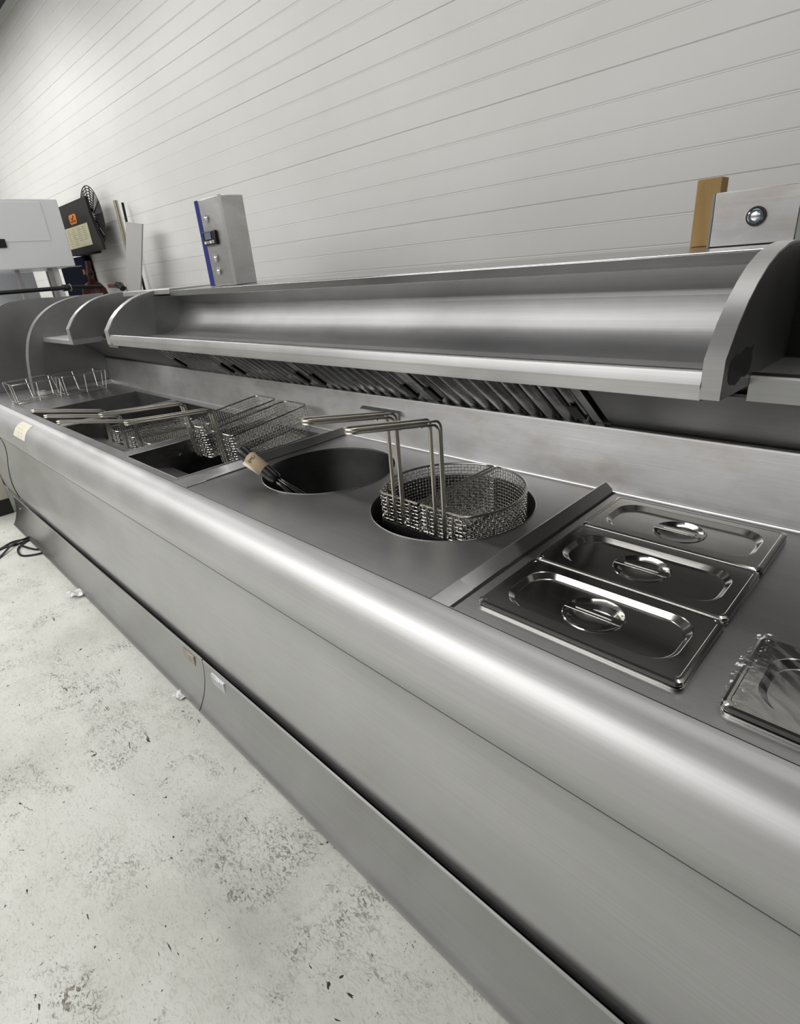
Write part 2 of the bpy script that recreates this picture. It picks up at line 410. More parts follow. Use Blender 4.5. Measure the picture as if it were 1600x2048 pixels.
# plinth panels
pl = spline([(.008, -.664), (.006, -.70), (-.001, -.745), (-.014, -.790), (-.032, -.828), (-.045, -.847), (-.048, -.853), (-.044, -.8565)], 4)
pl = [(.014, -.676), (.011, -.6645)]+pl
XP = -1.288
def plinth(x0, x1, label, dy=0):
    t = thing('plinth_panel', label, 'plinth', ((x0+x1)/2, 0, FLOOR))
    obj('plinth_sheet', MB().sheet([(y+dy, z_) for y, z_ in pl], frange(x0, x1, 8)), M_plinth, t, smooth=60)
    obj('top_edge', MB().tube([(x0, .0105+dy, -.6635), (x1, .0105+dy, -.6635)], .0036, 10), M_rim, t)
    return t
p1 = plinth(-3.93, XP-.004, 'long left plinth panel of the range with a rose coloured badge at its end')
p2 = plinth(XP+.003, XR, 'right hand plinth panel of the range with a silver badge near the joint', -.001)
obj('joint_backing', MB().sheet([(y+.0005, z_) for y, z_ in pl[1:]], [XP-.0045, XP+.0025]), M_void, p1)
def badge(t, x0, zc, m, label, lean=0):
    b = MB().box(x0, x0+.088,   .0022+lean, .008, zc-.021, zc+.021); o = obj('badge', b, m, t, bevel=.0012, label=label)
    obj('badge_window', MB().box(x0+.010, x0+.058,   .0012+lean, .003, zc-.014, zc+.014), m, o, bevel=.0008)
badge(p1, -1.442, -.700, M_badge2, 'rose tinted metal badge', .0); badge(p2, -1.229, -.704, M_badge, 'clear silver badge', -.001)
obj('corner_mark', MB().box(-3.80, -3.77, -.003, .003, -.72, -.715), M_grey, p1)

# sticker curved over the bullnose
st = MB(); row = [(y, z_) for y, z_ in bn if -.078 < z_ < -.008]
vs = []
for i, (y, z_) in enumerate(row):
    k = i/(len(row)-1); ny, nz_ = (-1, .7); q = math.hypot(ny, nz_)
    vs += [(-2.770-.07*k, y-.0008, z_+.0006), (-2.600-.03*k, y-.0008, z_+.0006)]
st.add(vs, [(2*i, 2*i+1, 2*i+3, 2*i+2) for i in range(len(row)-1)])
stk = tag(obj('paper_sticker', st, M_label, smooth=60), 'small cream paper sticker on the bullnose at the far left', 'sticker')
pr = MB()
for i in (3, 6, 9, 11):
    if i+1 < len(row):
        y, z_ = row[i]; y2, z2 = row[i+1]
        for a, b in ((-2.76, -2.71), (-2.70, -2.66)):
            pr.quad((a-.03, y-.0016, z_+.001), (b-.03, y-.0016, z_+.001), (b-.03, y2-.0016, z2+.001+.004*0), (a-.03, y2-.0016, z2+.001))
obj('faint_print', pr, mat('faint_print', srgb(216, 212, 196), .7), stk)

# ------------------------------------------------------------------ extraction slope and filters
S0, S1 = Vector((0, .712, .122)), Vector((0, .500, .298))   # bottom (rear) and top (front) of slope
sd = (S1-S0); SL = sd.length; sd.normalize(); sn = Vector((0, -sd.z, sd.y)); sn = sn if sn.y < 0 else -sn
def sp_pt(x, s, h): v = S0+sd*s+sn*h; return (x, v.y, v.z)
def slab(mb, x0, x1, s0, s1, h0, h1):
    vs = [sp_pt(x, s, h) for h in (h0, h1) for s in (s0, s1) for x in (x0, x1)]
    return mb.add(vs, [(0, 2, 3, 1), (4, 5, 7, 6), (0, 1, 5, 4), (2, 6, 7, 3), (0, 4, 6, 2), (1, 3, 7, 5)])
hood = thing('extraction_plenum', 'dark sloping steel plate behind the splashback carrying the grease filters', 'extractor', (-1.5, .70, .12))
m = MB(); slab(m, -3.43, XR, 0, SL, -.030, -.024); obj('backing_plate', m, M_void, hood)
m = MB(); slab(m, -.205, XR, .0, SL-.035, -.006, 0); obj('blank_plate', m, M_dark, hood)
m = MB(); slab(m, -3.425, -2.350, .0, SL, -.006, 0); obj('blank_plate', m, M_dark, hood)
FX = [-2.335+.530*i for i in range(5)]
fl = ['leftmost grease filter under the shelf, beside the blank plate', 'second grease filter from the left under the shelf', 'third grease filter from the left under the shelf, behind the raised baskets', 'rightmost and nearest grease filter under the shelf, above the lidded pans']
fl[2] = 'third grease filter from the left under the shelf, behind the round pots'
def make_filter():
    t = thing('grease_filter', fl[0], 'grease filter', (0, 0, 0), 'baffle filters under the shelf', local=True)
    W_ = .528
    m = MB(); slab(m, 0, .022, 0, SL, -.012, .006); slab(m, W_-.022, W_, 0, SL, -.012, .006)
    slab(m, .0, W_, 0, .012, -.014, .002); slab(m, 0, W_, SL-.02, SL, -.012, .006); obj('filter_frame', m, M_baffle, t)
    m = MB(); n = 10; pw = (W_-.044)/n
    for i in range(n):
        x = .022+pw*(i+.5); k = 8; hw = pw*.36
        arc = [(x-hw*math.cos(math.pi*j/k), .016*math.sin(math.pi*j/k)-.008) for j in range(k+1)]
        vs = [sp_pt(a, s, h) for s in (.010, SL-.01) for a, h in arc]; q = k+1
        m.add(vs, [(j, j+1, q+j+1, q+j) for j in range(k)]+[tuple(range(q))])
    obj('baffles', m, M_baffle, t, smooth=50)
    m = MB(); slab(m, .02, W_-.02, .005, SL-.005, -.022, -.018); obj('filter_back', m, M_void, t)
    for x in (.045, W_-.045):
        m = MB(); slab(m, x-.014, x+.014, .085, .150, .010, .014); slab(m, x-.014, x+.014, .085, .090, -.006, .011)
        h = obj('filter_handle', m, M_iron, t, bevel=.0015)
    return t
flt = make_filter(); flt.location = (FX[0]+.001, 0, 0)
for i in (1, 2, 3): dup(flt, (FX[i]+.001, 0, 0), fl[i])

# ------------------------------------------------------------------ shelf units
PROF = [(.360, .306), (.360, .365), (.394, .410), (.425, .439), (.460, .463), (.500, .484), (.545, .499), (.604, .510), (.66, .5135), (.76, .5135)]
def panel_prof(back=.76, low=.306): return PROF[:-1]+[(back, .5135), (back, .20), (.64, .20), (.520, .30)]
def end_panel(x0, x1, parent, name='end_panel', mt=None):
    m = MB().prism(panel_prof(), x0, x1); o = obj(name, m, M_panel, parent, bevel=.0015)
    # brushed front edge strip that follows the curve
    e = MB(); P = PROF[:-1]; vs = []
    for (y, z_) in P: vs += [(x0, y-.0012, z_+.0010), (x1, y-.0012, z_+.0010)]
    e.add(vs, [(2*i, 2*i+1, 2*i+3, 2*i+2) for i in range(len(P)-1)])
    obj('front_edge', e, mt or M_rim, o, smooth=25); return o
shelf = thing('display_shelf', 'long brushed steel shelf with curved back above the fryers', 'shelf', (-1.14, .5, .30))
t1 = math.radians(61); ra = .085; ty = .690; tz = .368      # curve ends leaning 22 degrees back
ay, az = ty-ra*math.sin(t1), tz+ra*math.cos(t1)
arc = [(ay+ra*math.sin(t), az-ra*math.cos(t)) for t in frange(.18, t1, 12)]
body = [(.50, .300), (.372, .3015), (.364, .304), (.3565, .326), (.3568, .329), (.3618, .3468), (.3640, .3485), (.370, .3475), (.380, .318), (.40, .314)]+arc+[(.7220, .4262), (.7230, .4290), (.719, .484), (.60, .486)]
obj('shelf_body', MB().sheet(body, frange(-2.357, .070, 8)), M_shelf, shelf, smooth=30)
pk = MB().prism([(.5995, .482), (.5995, .5035), (.602, .5055), (.93, .5145), (.93, .490), (.62, .484)], -2.19, .098)
obj('top_plank', pk, M_plank, shelf, bevel=.0012)
o = end_panel(-2.402, -2.357, shelf); o = end_panel(.0695, .0985, shelf, mt=M_edge)
# torn glue patch on the outer face of the right panel
P_ = [(.384, .362), (.40, .368), (.43, .366), (.455, .372), (.478, .366), (.494, .370), (.489, .358), (.496, .345), (.492, .330), (.470, .322), (.452, .326), (.425, .318), (.398, .323), (.386, .330), (.380, .345)]
obj('glue_patch', MB().prism([(y, z_) for y, z_ in P_], .0985, .0993), M_patch, o)
# smaller unit to the left
unit = thing('corner_shelf', 'short steel corner shelf left of the long shelf, with two curved panels', 'shelf', (-3.15, .5, .28))
small = [(.362, .2865), (.3585, .289), (.3585, .309), (.362, .3115), (.735, .3115), (.735, .2865)]
obj('shelf_body', MB().prism(small, -3.43, -2.90), M_shelf, unit, smooth=30)
end_panel(-2.948, -2.902, unit)
obj('top_plank', MB().prism([(.5985, .492), (.6005, .512), (.603, .514), (.80, .516), (.80, .494)], -2.722, -2.193), M_shelf, unit, bevel=.0012)
obj('back_sheet', MB().box(-3.43, -2.403, .742, .75, .12, .50), M_dark, unit)
obj('shelf_bracket', MB().box(-2.52, -2.403, .40, .53, .285, .32), M_dark, unit)
# big end panel, worktop to top
BP = spline([(.232, .004), (.234, .06), (.243, .13), (.262, .225), (.301, .325), (.362, .406), (.461, .472), (.591, .508), (.735, .516)], 4)
big = thing('tall_end_panel', 'tall curved steel end panel with pale rim at the left end of the worktop', 'end panel', (-3.445, .5, 0))
obj('panel_sheet', MB().prism(BP+[(.75, .516), (.75, .004)], -3.495, -3.432), M_panel, big)
e = MB(); vs = []
for (y, z_) in BP: vs += [(-3.495, y-.001, z_+.0008), (-3.432, y-.001, z_+.0008)]
e.add(vs, [(2*i, 2*i+1, 2*i+3, 2*i+2) for i in range(len(BP)-1)]); obj('front_edge', e, M_rim, big, smooth=40)
FP = [(y-.14, z_) for y, z_ in BP]
FP = spline([(-.0+.06, .002), (.09, .20), (.16, .38), (.291, .492), (.388, .514), (.50, .518), (.626, .514)], 4)
fp = thing('far_end_panel', 'dark grey curved panel beyond the tall end panel, cut by the left edge', 'end panel', (-3.86, .4, 0))
obj('panel_sheet', MB().prism(FP+[(.74, .514), (.74, .002)], -3.88, -3.85), M_panel, fp)
# right neighbour bay: ledge and dark recess beside the right end panel
bay = thing('side_bay', 'dark steel bay with a pale ledge right of the shelf end panel', 'shelf', (.45, .6, .27))
obj('ledge', MB().prism([(.508, .272), (.505, .276), (.505, .314), (.509, .317), (.74, .312), (.74, .272)], .099, XR), M_edge, bay)
obj('bay_back', MB().box(.099, XR, .742, .75, .12, .51), M_void, bay)  # painted black for recess shade and a dark reflection in the end panel

# ------------------------------------------------------------------ pans and lids
def rrect(x0, y0, x1, y1, r, k=8):
    out = []
    for cx, cy, a0 in ((x1-r, y1-r, 0), (x0+r, y1-r, 90), (x0+r, y0+r, 180), (x1-r, y0+r, 270)):
        for j in range(k+1):
            t = math.radians(a0+90*j/k); out.append((cx+r*math.cos(t), cy+r*math.sin(t)))
    return out
def loops(mb, ls, cap=True):
    n = len(ls[0]); vs = [v for l in ls for v in l]
    fs = [(i*n+j, i*n+(j+1) % n, (i+1)*n+(j+1) % n, (i+1)*n+j) for i in range(len(ls)-1) for j in range(n)]
    if cap: fs.append(tuple((len(ls)-1)*n+j for j in range(n)))
    mb.add(vs, fs)
def rrect_fine(x0, y0, x1, y1, r, k=8, sx=14, sy=8):
    q = rrect(x0, y0, x1, y1, r, k); out = []; n = k+1
    for c in range(4):
        out += q[c*n:(c+1)*n]; a = q[(c+1)*n-1]; b = q[((c+1)*n) % (4*n)]; m = sx if c in (0, 2) else sy
        out += [(a[0]+(b[0]-a[0])*i/m, a[1]+(b[1]-a[1])*i/m) for i in range(1, m)]
    return out
LL, LW = .325, .176
def rl(i, r, z): return [(x, y, z) for x, y in rrect_fine(i, i, LL-i, LW-i, r)]
def make_pan():
    t = thing('food_pan', '', 'pan', (0, 0, 0), local=True)
    m = MB(); loops(m, [rl(-.001, .014, .0002), rl(-.001, .014, .0035), rl(.001, .014, .0048), rl(.020, .03, .0048), rl(.0215, .03, 0), rl(.028, .035, -.10)]); obj('pan_body', m, M_lid, t, smooth=40)
    return t
def make_lid():
    t = thing('pan_lid', '', 'pan lid', (0, 0, 0), local=True)
    m = MB(); ls = [rl(.0, .012, .0058), rl(-.0008, .0125, .0085), rl(.0006, .012, .0118), rl(.004, .011, .0135), rl(.0075, .010, .0135), rl(.0085, .010, .0128),
          rl(.0255, .041, .0128), rl(.0265, .041, .0122), rl(.0335, .040, .0043), rl(.0345, .040, .0038)]
    cx, cy = LL/2, LW/2
    base = ls[-1]
    def ring(r, z):
        out = []
        for x, y, _ in base:
            a = math.atan2(y-cy, x-cx); out.append((cx+r*math.cos(a), cy+r*math.sin(a), z))
        return out
    ls += [ring(.0485, .0038), ring(.0470, .0052), ring(.0455, .0052), ring(.0440, .0030), ring(.041, -.004), ring(.034, -.010), ring(.022, -.0145), ring(.008, -.016)]
    loops(m, ls); obj('lid_plate', m, M_lid, t, smooth=16)
    h = MB().box(cx-.047, cx+.047, cy-.0085, cy+.0085, .0035, .0062); ho = obj('lid_handle', h, M_lid, t, bevel=.001)
    s = MB(); s.prism([(cx-.030+.004*0+x, y) for x, y in [(0, cy-.0025), (.060, cy-.0025), (.0615, cy), (.060, cy+.0025), (0, cy+.0025), (-.0015, cy)]], .0062, .0075, 'z'); obj('stiffening_rib', s, M_lid, ho, bevel=.0005)
    return t
pan0 = make_pan(); lid0 = make_lid()
pn_l = ['steel pan under the lid nearest the bullnose edge', 'steel pan under the middle of three lids', 'steel pan under the lid beside the splashback', 'steel pan under the film wrapped lid']
ld_l = ['polished steel pan lid nearest the bullnose edge', 'polished steel pan lid in the middle of the row of three', 'polished steel pan lid beside the splashback', 'steel pan lid wrapped in clear film at the right edge']
for i, (x, y) in enumerate(PANS):
    if i == 0:
        pan0.location = (x, y, 0); lid0.location = (x, y, 0); pan0['label'] = pn_l[0]; lid0['label'] = ld_l[0]
        pan0['group'] = 'pans set into the worktop'; lid0['group'] = 'lids on the food pans'
    else: dup(pan0, (x, y, 0), pn_l[i]); dup(lid0, (x, y, 0), ld_l[i])
# clear film over the last lid
fx0, fy0 = PANS[3]; nx, ny = 80, 96; rnd = random.Random(3); vs = []
ph = [(rnd.uniform(20, 90), rnd.uniform(20, 90), rnd.uniform(0, 6.28), rnd.uniform(.3, 1)) for _ in range(14)]
for j in range(ny+1):
    for i in range(nx+1):
        u_, v_ = i/nx, j/ny
        x = fx0-.006+u_*(LL+.012); y = fy0+.004+v_*(LW+.004)
        e = max(0, 1-u_*11); wv = sum(a*math.sin(px*x*3+py*y*3+q) for px, py, q, a in ph)
        z_ = .0150+.0006*wv/3+abs(wv)*.0002
        if e > 0:
            z_ += e*(-.0075*e+.0015*math.sin(v_*63+wv*2)+.0009*math.sin(v_*111+u_*60)); x += e*(.003*math.sin(v_*9+.5)+.0012*math.sin(v_*47+1)); z_ = max(z_, .0052+.0004*math.sin(v_*80))
        if j == ny: z_ -= .006
        vs.append((x, y, z_))
mf = MB().add(vs, [(j*(nx+1)+i, j*(nx+1)+i+1, (j+1)*(nx+1)+i+1, (j+1)*(nx+1)+i) for j in range(ny) for i in range(nx)])
tag(obj('plastic_film', mf, M_wrap, smooth=28), 'crumpled clear plastic film over the rightmost pan lid', 'plastic film')

# ------------------------------------------------------------------ baskets
def weave(mb, P, closed, z0, z1, pitch, r=.00075, amp=.0007, nrm=None):
    """woven wall over path P (list of (x,y)) from z0 to z1; returns resampled path"""
    pts = [Vector((a, b)) for a, b in P]+([Vector(P[0])] if closed else [])
    seg = [0]
    for a, b in zip(pts, pts[1:]): seg.append(seg[-1]+(b-a).length)
    n = max(4, round(seg[-1]/pitch)); S = []
    for i in range(n+(0 if closed else 1)):
        t = seg[-1]*i/n; k = 0
        while k < len(seg)-2 and seg[k+1] < t: k += 1
        f = (t-seg[k])/max(1e-9, seg[k+1]-seg[k]); S.append(pts[k].lerp(pts[k+1], f))
    m = len(S); NR = []
    for i in range(m):
        d = (S[(i+1) % m]-S[i-1]) if (closed or 0 < i < m-1) else (S[min(i+1, m-1)]-S[max(i-1, 0)])
        NR.append(Vector((d.y, -d.x)).normalized())
    rows = max(2, round((z1-z0)/pitch)); zs = [z0+(z1-z0)*j/rows for j in range(rows+1)]
    for i in range(m):
        mb.tube([(*(S[i]+NR[i]*amp*(1 if (i+j) % 2 else -1)), zs[j]) for j in range(rows+1)], r, 4)
    for j in range(rows+1):
        mb.tube([(*(S[i]-NR[i]*amp*(1 if (i+j) % 2 else -1)), zs[j]) for i in range(m)], r, 4, closed)
    return S
def handle_pts(xc, hw, y0, zb, zbend, ytip, ztip, R=.016, off=0):
    """U-loop of rod: up the front, over, forward to a rounded tip and back"""
    side = [(y0, zb), (y0, zbend-R-off)]
    for k in range(1, 6):
        t = k/6*math.pi/2; side.append((y0-(R)*(1-math.cos(t)), zbend-R-off+R*math.sin(t)))
    side.append((y0-R-.004, zbend-off+.0008))
    side.append((ytip+hw, ztip-off)); out = [(xc-hw, y, z_) for y, z_ in side]
    for k in range(1, 8):
        t = math.pi*k/8; out.append((xc-hw*math.cos(t), ytip+hw-hw*math.sin(t), ztip-off))
    return out+[(xc+hw, y, z_) for y, z_ in reversed(side)]
BW, BL, BH = .143, .320, .118
def make_rect_basket():
    t = thing('fry_basket', '', 'fry basket', (0, 0, 0), 'rectangular wire fry baskets', local=True)
    P = rrect(-BW/2, 0, BW/2, BL, .022, 5); P2 = [(a, b) for a, b in P]
    m = MB(); weave(m, P2, True, -BH+.006, -.002, .0092, .0011)
    n = int(BW/.0092)
    for i in range(1, n):
        x = -BW/2+BW*i/n; m.tube([(x, .004+ (BL-.008)*k/40, -BH+.0007*(1 if (i+k) % 2 else -1)) for k in range(41)], .00105, 4)
    for j in range(1, 35):
        y = BL*j/35; m.tube([(-BW/2+.004, y, -BH), (BW/2-.004, y, -BH)], .00105, 4)
    obj('wire_mesh', m, M_wired, t, smooth=0)
    m = MB(); m.tube([(a, b, 0) for a, b in rrect(-BW/2-.001, -.001, BW/2+.001, BL+.001, .022, 6)], .0027, 8, True); obj('rim_wire', m, M_wire, t)
    m = MB(); m.tube([(a, b, -BH+.003) for a, b in rrect(-BW/2, 0, BW/2, BL, .020, 5)], .002, 6, True)
    for x in (-BW/2-.0015, BW/2+.0015): m.tube([(x, .02, -.052), (x, BL-.02, -.052)], .0018, 6)
    for x in (-.045, .045): m.tube([(x, -.0015, 0), (x, -.0015, -BH), (x, BL*.5, -BH-.001), (x, BL, -BH), (x, BL, 0)], .0022, 6)
    obj('support_wires', m, M_wire, t)
    m = MB()
    for off in (0, .0065): m.tube(handle_pts(0, .0125-off*.2, -.006-off*.0+(-.0055 if off else 0), -BH+.004, .092, -.275, .138, off=off), .0023, 8)
    m.box(-.016, .016, -.012, -.001, .0, .005); obj('rod_handle', m, M_rod, t)
    return t
bl = ['fry basket lowered in the far left of the middle well', 'fry basket lowered in the middle well, between two others', 'fry basket lowered in the middle well, nearest the dividing bar',
      'raised fry basket tilted in the right hand well, the left one of two', 'raised fry basket tilted in the right hand well, beside the black handled whisk']
bk = make_rect_basket()
pos = [(-2.27, .228, -.035, -2.3), (-2.10, .230, -.037, -2.3), (-1.93, .228, -.037, -2.3), (-1.565, .288, .064, 6.2), (-1.379, .296, .060, 6.2)]
for i, (x, y, z_, rx) in enumerate(pos):
    o = bk if i == 0 else dup(bk, (0, 0, 0), bl[i]); o['label'] = bl[i]; o.location = (x, y, z_); o.rotation_euler = (math.radians(rx), 0, 0)

def make_d_basket(sg, label):
    cx, cy = -.446, .384; Rb = .172; ch = -.116; xs = .0065; zt, zb = .040, -.085
    t = thing('half_round_basket', label, 'fry basket', (cx+sg*.08, cy, zb), 'half round baskets in the right pot')
    xc = math.sqrt(Rb*Rb-ch*ch); a0 = math.atan2(ch, xc); a1 = math.acos(xs/Rb)
    arc = [(Rb*math.cos(a), Rb*math.sin(a)) for a in frange(a0+.06, a1, 40)]
    P = [(xs, ch), (xc-.008, ch)]+arc+[(xs, ch+.002)]
    P = [(cx+sg*a, cy+b) for a, b in P]
    m = MB(); weave(m, P, True, zb, zt-.002, .0088, .0011)
    k = 1
    while xs+(.0088)*k < Rb:
        x = xs+(.0088)*k; y0, y1 = ch, math.sqrt(Rb*Rb-x*x)
        if x > xc: y0 = -y1
        m.tube([(cx+sg*x, cy+y0, zb), (cx+sg*x, cy+y1, zb)], .00105, 4); k += 1
    k = 1
    while ch+(.0088)*k < Rb:
        y = ch+(.0088)*k; m.tube([(cx+sg*xs, cy+y, zb), (cx+sg*math.sqrt(max(0, Rb*Rb-y*y)), cy+y, zb)], .00105, 4); k += 1
    obj('wire_mesh', m, M_wired, t, smooth=0)
    m = MB(); m.tube([(a, b, zt) for a, b in P[:-1]], .0027, 8, True); obj('rim_wire', m, M_rod, t)
    m = MB(); m.tube([(a, b, zb) for a, b in P[:-1]], .002, 6, True)
    m.tube([(cx+sg*Rb*.995*math.cos(-.35), cy+Rb*.995*math.sin(-.35), z_) for z_ in (zt, zb)], .0022, 6); m.tube([(cx+sg*Rb*1.003*math.cos(.5), cy+Rb*1.003*math.sin(.5), z_) for z_ in (zt, zb)], .0022, 6)
    obj('support_wires', m, M_rod, t)
    xh = cx+sg*(.0625)
    yf = cy+ch-.004
    for dx in (-.036, .036):        # hooks that hang over the bar in the pot
        h = MB(); pts = [(xh+dx, yf, zt-.004), (xh+dx, yf, -.006)]
        for k in range(1, 8): a = math.pi*k/8; pts.append((xh+dx, yf-.009+.009*math.cos(a), -.006+.009*math.sin(a)*(1)))
        pts = [(xh+dx, yf, zt-.004), (xh+dx, yf, -.012)]+[(xh+dx, yf-.009+.009*math.cos(math.pi*k/8), -.010+.009*math.sin(math.pi*k/8)) for k in range(0, 9)]+[(xh+dx, yf-.018, -.032)]
        h.tube(pts, .0024, 8); obj('hanging_hook', h, M_rod, t)
    m = MB(); dxh = xh
    for off in (0, .0065): m.tube(handle_pts(dxh, .0135-off*.15, yf-.002+(.0 if off else .0065), -.045, .243, .040, .277, R=.020, off=off), .0026, 8)
    m.tube([(dxh-.012, yf-.050, .238), (dxh+.012, yf-.050, .238)], .002, 6)
    obj('rod_handle', m, M_rod, t)
    return t
make_d_basket(-1, 'left half round wire basket standing in the right pot'); make_d_basket(1, 'right half round wire basket standing in the right pot')
bar = MB().box(-.545, -.330, .2445, .2485, -.060, -.016); 
tag(obj('hanging_bar', bar, M_iron), 'black flat bar across the front of the right pot holding the basket hooks', 'bar')

# wire racks on the far worktop
def make_rack():
    t = thing('wire_rack', '', 'wire rack', (0, 0, 0), 'wire racks on the far worktop', local=True)
    b = (-.075, -.105, .075, .105); a = (-.108, -.115, .108, .115); H_ = .108
    m = MB(); m.tube([(x, y, H_) for x, y in rrect(*a, .006, 3)], .0028, 6, True); obj('top_ring', m, M_wire, t)
    m = MB(); m.tube([(x, y, .006) for x, y in rrect(*b, .006, 3)], .0024, 6, True)
    for i in range(1, 18): y = b[1]+(b[3]-b[1])*i/18; m.tube([(b[0], y, .006), (b[2], y, .006)], .0012, 5)
    for x in (-.03, .03): m.tube([(x, b[1], .004), (x, b[3], .004)], .0016, 5)
    obj('base_grid', m, M_wire, t)
    for (x, y) in [(-1, -1), (1, -1), (-1, 1), (1, 1), (1, 0), (-1, 0), (0.35, -1), (.35, 1)]:
        obj('upright', MB().tube([(x*a[2], y*a[3], H_), (x*b[2], y*b[3], .002)], .0022, 6), M_wire, t)
    return t
rk = make_rack(); rk.location = (-3.312, .205, 0); rk['label'] = 'wire rack on the far worktop, nearest the bullnose edge'
dup(rk, (-3.296, .445, 0), 'wire rack on the far worktop, under the corner shelf')

# whisk
wb = Vector((-.915, .205, .020)); wd = (Vector((-1.030, .170, .098))-wb).normalized()
wk = thing('whisk', 'whisk with black handle and cream label leaning in the left pot', 'whisk', wb)
m = MB().lathe([(1e-4, -.004), (.010, -.003), (.0155, .004), (.0172, .02), (.0180, .05), (.0183, .09), (.0195, .118), (.0198, .128), (.017, .138), (.009, .144), (1e-4, .146)], wb, wd, 28); obj('handle', m, M_black, wk, smooth=60)
m = MB().lathe([(.0176, .045), (.0186, .046), (.0192, .104), (.0184, .105)], wb, wd, 28); sl = obj('paper_label', m, M_tan, wk, smooth=60)
side = wd.cross(Vector((0, 0, 1))).normalized()
if side.x < 0: side = -side
upv = side.cross(wd); upv = upv if upv.z > 0 else -upv
view = (Vector((.341, -.541, .527))-wb).normalized(); nrm = (view-wd*view.dot(wd)).normalized()
crs = wd.cross(nrm)
# loose label flap
m = MB(); q0 = wb+wd*.046; q1 = wb+wd*.104; ed = -crs*.0158+nrm*.0095
m.add([q0+ed, q1+ed, q1+ed-crs*.010-nrm*.002, q0+ed-crs*.006-nrm*.002], [(0, 1, 2, 3)]); f_ = obj('label_flap', m, M_label, sl); s_ = f_.modifiers.new('thick', 'SOLIDIFY'); s_.thickness = .0006
rm = Matrix((-crs, wd*1.0, nrm)).transposed()
text('handwriting', 'EMU', .0125, M_ink, sl, wb+wd*.088+nrm*.0194, Matrix((crs, wd, nrm)).transposed())
m = MB().cyl(wb+wd*.022+nrm*.0162-crs*.006, nrm, .0016, .0012, 10); obj('rivet', m, M_chrome, wk)
m = MB()
for a in range(6):
    t = 2*math.pi*a/6; e1 = (side*math.cos(t)+upv*math.sin(t)); pts = []
    for k in range(13):
        s = k/12; pts.append(wb-wd*(.0+.16*s)+e1*(.0085+.022*math.sin(math.pi*min(1, s*1.0))**1.0*s)+Vector((.05, .02, -.04))*s*s)
    m.tube(pts, .0012, 6)
obj('whisk_wires', m, M_wire, wk)

# ------------------------------------------------------------------ posts above the shelf
post = thing('control_post', 'steel post with blue film edge, round buttons and a small controller', 'post', (-1.82, .71, .509))
obj('post_body', MB().box(-1.926, -1.728, .660, .756, .509, .815), M_splash, post, bevel=.003)
obj('blue_edge', MB().add([(-1.9275, .6592, .509), (-1.893, .6592, .509), (-1.898, .6592, .815), (-1.9275, .6592, .815)], [(0, 1, 2, 3)]), M_film, post)
obj('corner_strip', MB().box(-1.742, -1.727, .6585, .664, .509, .815), M_rim, post)
for (x, z_) in ((-1.852, .748), (-1.838, .609), (-1.834, .561)):
    b = obj('push_button', MB().cyl((x, .660, z_), (0, -1, 0), .0140, .007, 24), M_badge, post)
    obj('button_cap', MB().lathe([(1e-4, .010), (.005, .0095), (.0085, .006)], (x, .660, z_), (0, -1, 0), 24), M_badge, b, smooth=60)
c = obj('controller', MB().box(-1.893, -1.795, .648, .660, .655, .705), M_black, post, bevel=.003)
obj('display', MB().box(-1.872, -1.826, .6465, .649, .676, .700), M_lcd, c)
for i, mm in enumerate((M_label, M_grey, M_label, M_badge)):
    obj('key', MB().box(-1.884+.020*i, -1.868+.020*i, .6462, .649, .661, .671), mm, c, bevel=.001)
rp = thing('right_post', 'grey steel post with a ringed button at the upper right', 'post', (0, .80, .511))
obj('post_body', MB().box(-.070, .073, .752, .84, .5105, .605), M_splash, rp, bevel=.002)
obj('side_flange', MB().box(-.0745, -.0702, .752, .84, .5105, .605), M_grey, rp)
obj('foot_gap', MB().box(-.0702, .073, .7515, .753, .5105, .5118), M_void, rp)
b = obj('button_ring', MB().cyl((.0055, .752, .5585), (0, -1, 0), .0165, .005, 32), M_iron, rp)
obj('teal_ring', MB().lathe([(.009, .0058), (.012, .0062), (.0135, .0052)], (.0055, .752, .5585), (0, -1, 0), 32), M_chrome, b)
obj('teal_inlay', MB().lathe([(.0085, .0060), (.0102, .0066), (.0112, .0060)], (.0055, .752, .5585), (0, -1, 0), 32), M_ring, b)
obj('button_cap', MB().lathe([(1e-4, .0070), (.007, .0066), (.0088, .0054)], (.0055, .752, .5585), (0, -1, 0), 32), M_badge, b, smooth=60)
tag(obj('timber_strip', MB().box(-.140, -.092, .85, .89, .5128, .64), M_wood, bevel=.002), 'rough tan timber strip standing on the shelf top beside the right post', 'timber')

# ------------------------------------------------------------------ background left
cab = thing('white_cabinet', 'white enamel cabinet with black grip at the upper left', 'cabinet', (-4.6, .6, .702))
obj('cabinet_body', MB().box(-4.9, -4.3, .10, .916, .702, 1.12), M_white, cab, bevel=.006)
obj('pressed_panel', MB().box(-4.3, -4.2965, .12, .806, .868, 1.10), M_white, cab, bevel=.003)
obj('black_grip', MB().box(-4.3, -4.290, .33, .533, .834, .886), M_black, cab, bevel=.004)
obj('bottom_lip', MB().box(-4.36, -4.302, .88, .955, .699, .704), M_grey, cab)
stand = thing('cabinet_stand', 'pale steel stand with legs carrying the white cabinet', 'stand', (-4.6, .6, FLOOR))
for (x, y) in ((-4.35, .555), (-4.35, .755), (-4.86, .13), (-4.86, .88)):
    obj('leg', MB().box(x-.012, x+.012, y-.014, y+.014, FLOOR, .700), M_grey, stand, bevel=.003)
obj('leg', MB().box(-4.40, -4.36, .775, .815, FLOOR, .700), M_white, stand, bevel=.003)
obj('back_sheet', MB().box(-4.90, -4.87, -.3, .78, .46, .70), M_white, stand)
obj('rail', MB().box(-4.89, -4.33, -.1, .80, .455, .492), M_white, stand, bevel=.003)
fan = thing('fan_unit', 'black fan unit with orange sticker and data sheet on the far wall', 'fan', (-4.6, 1.15, .797))
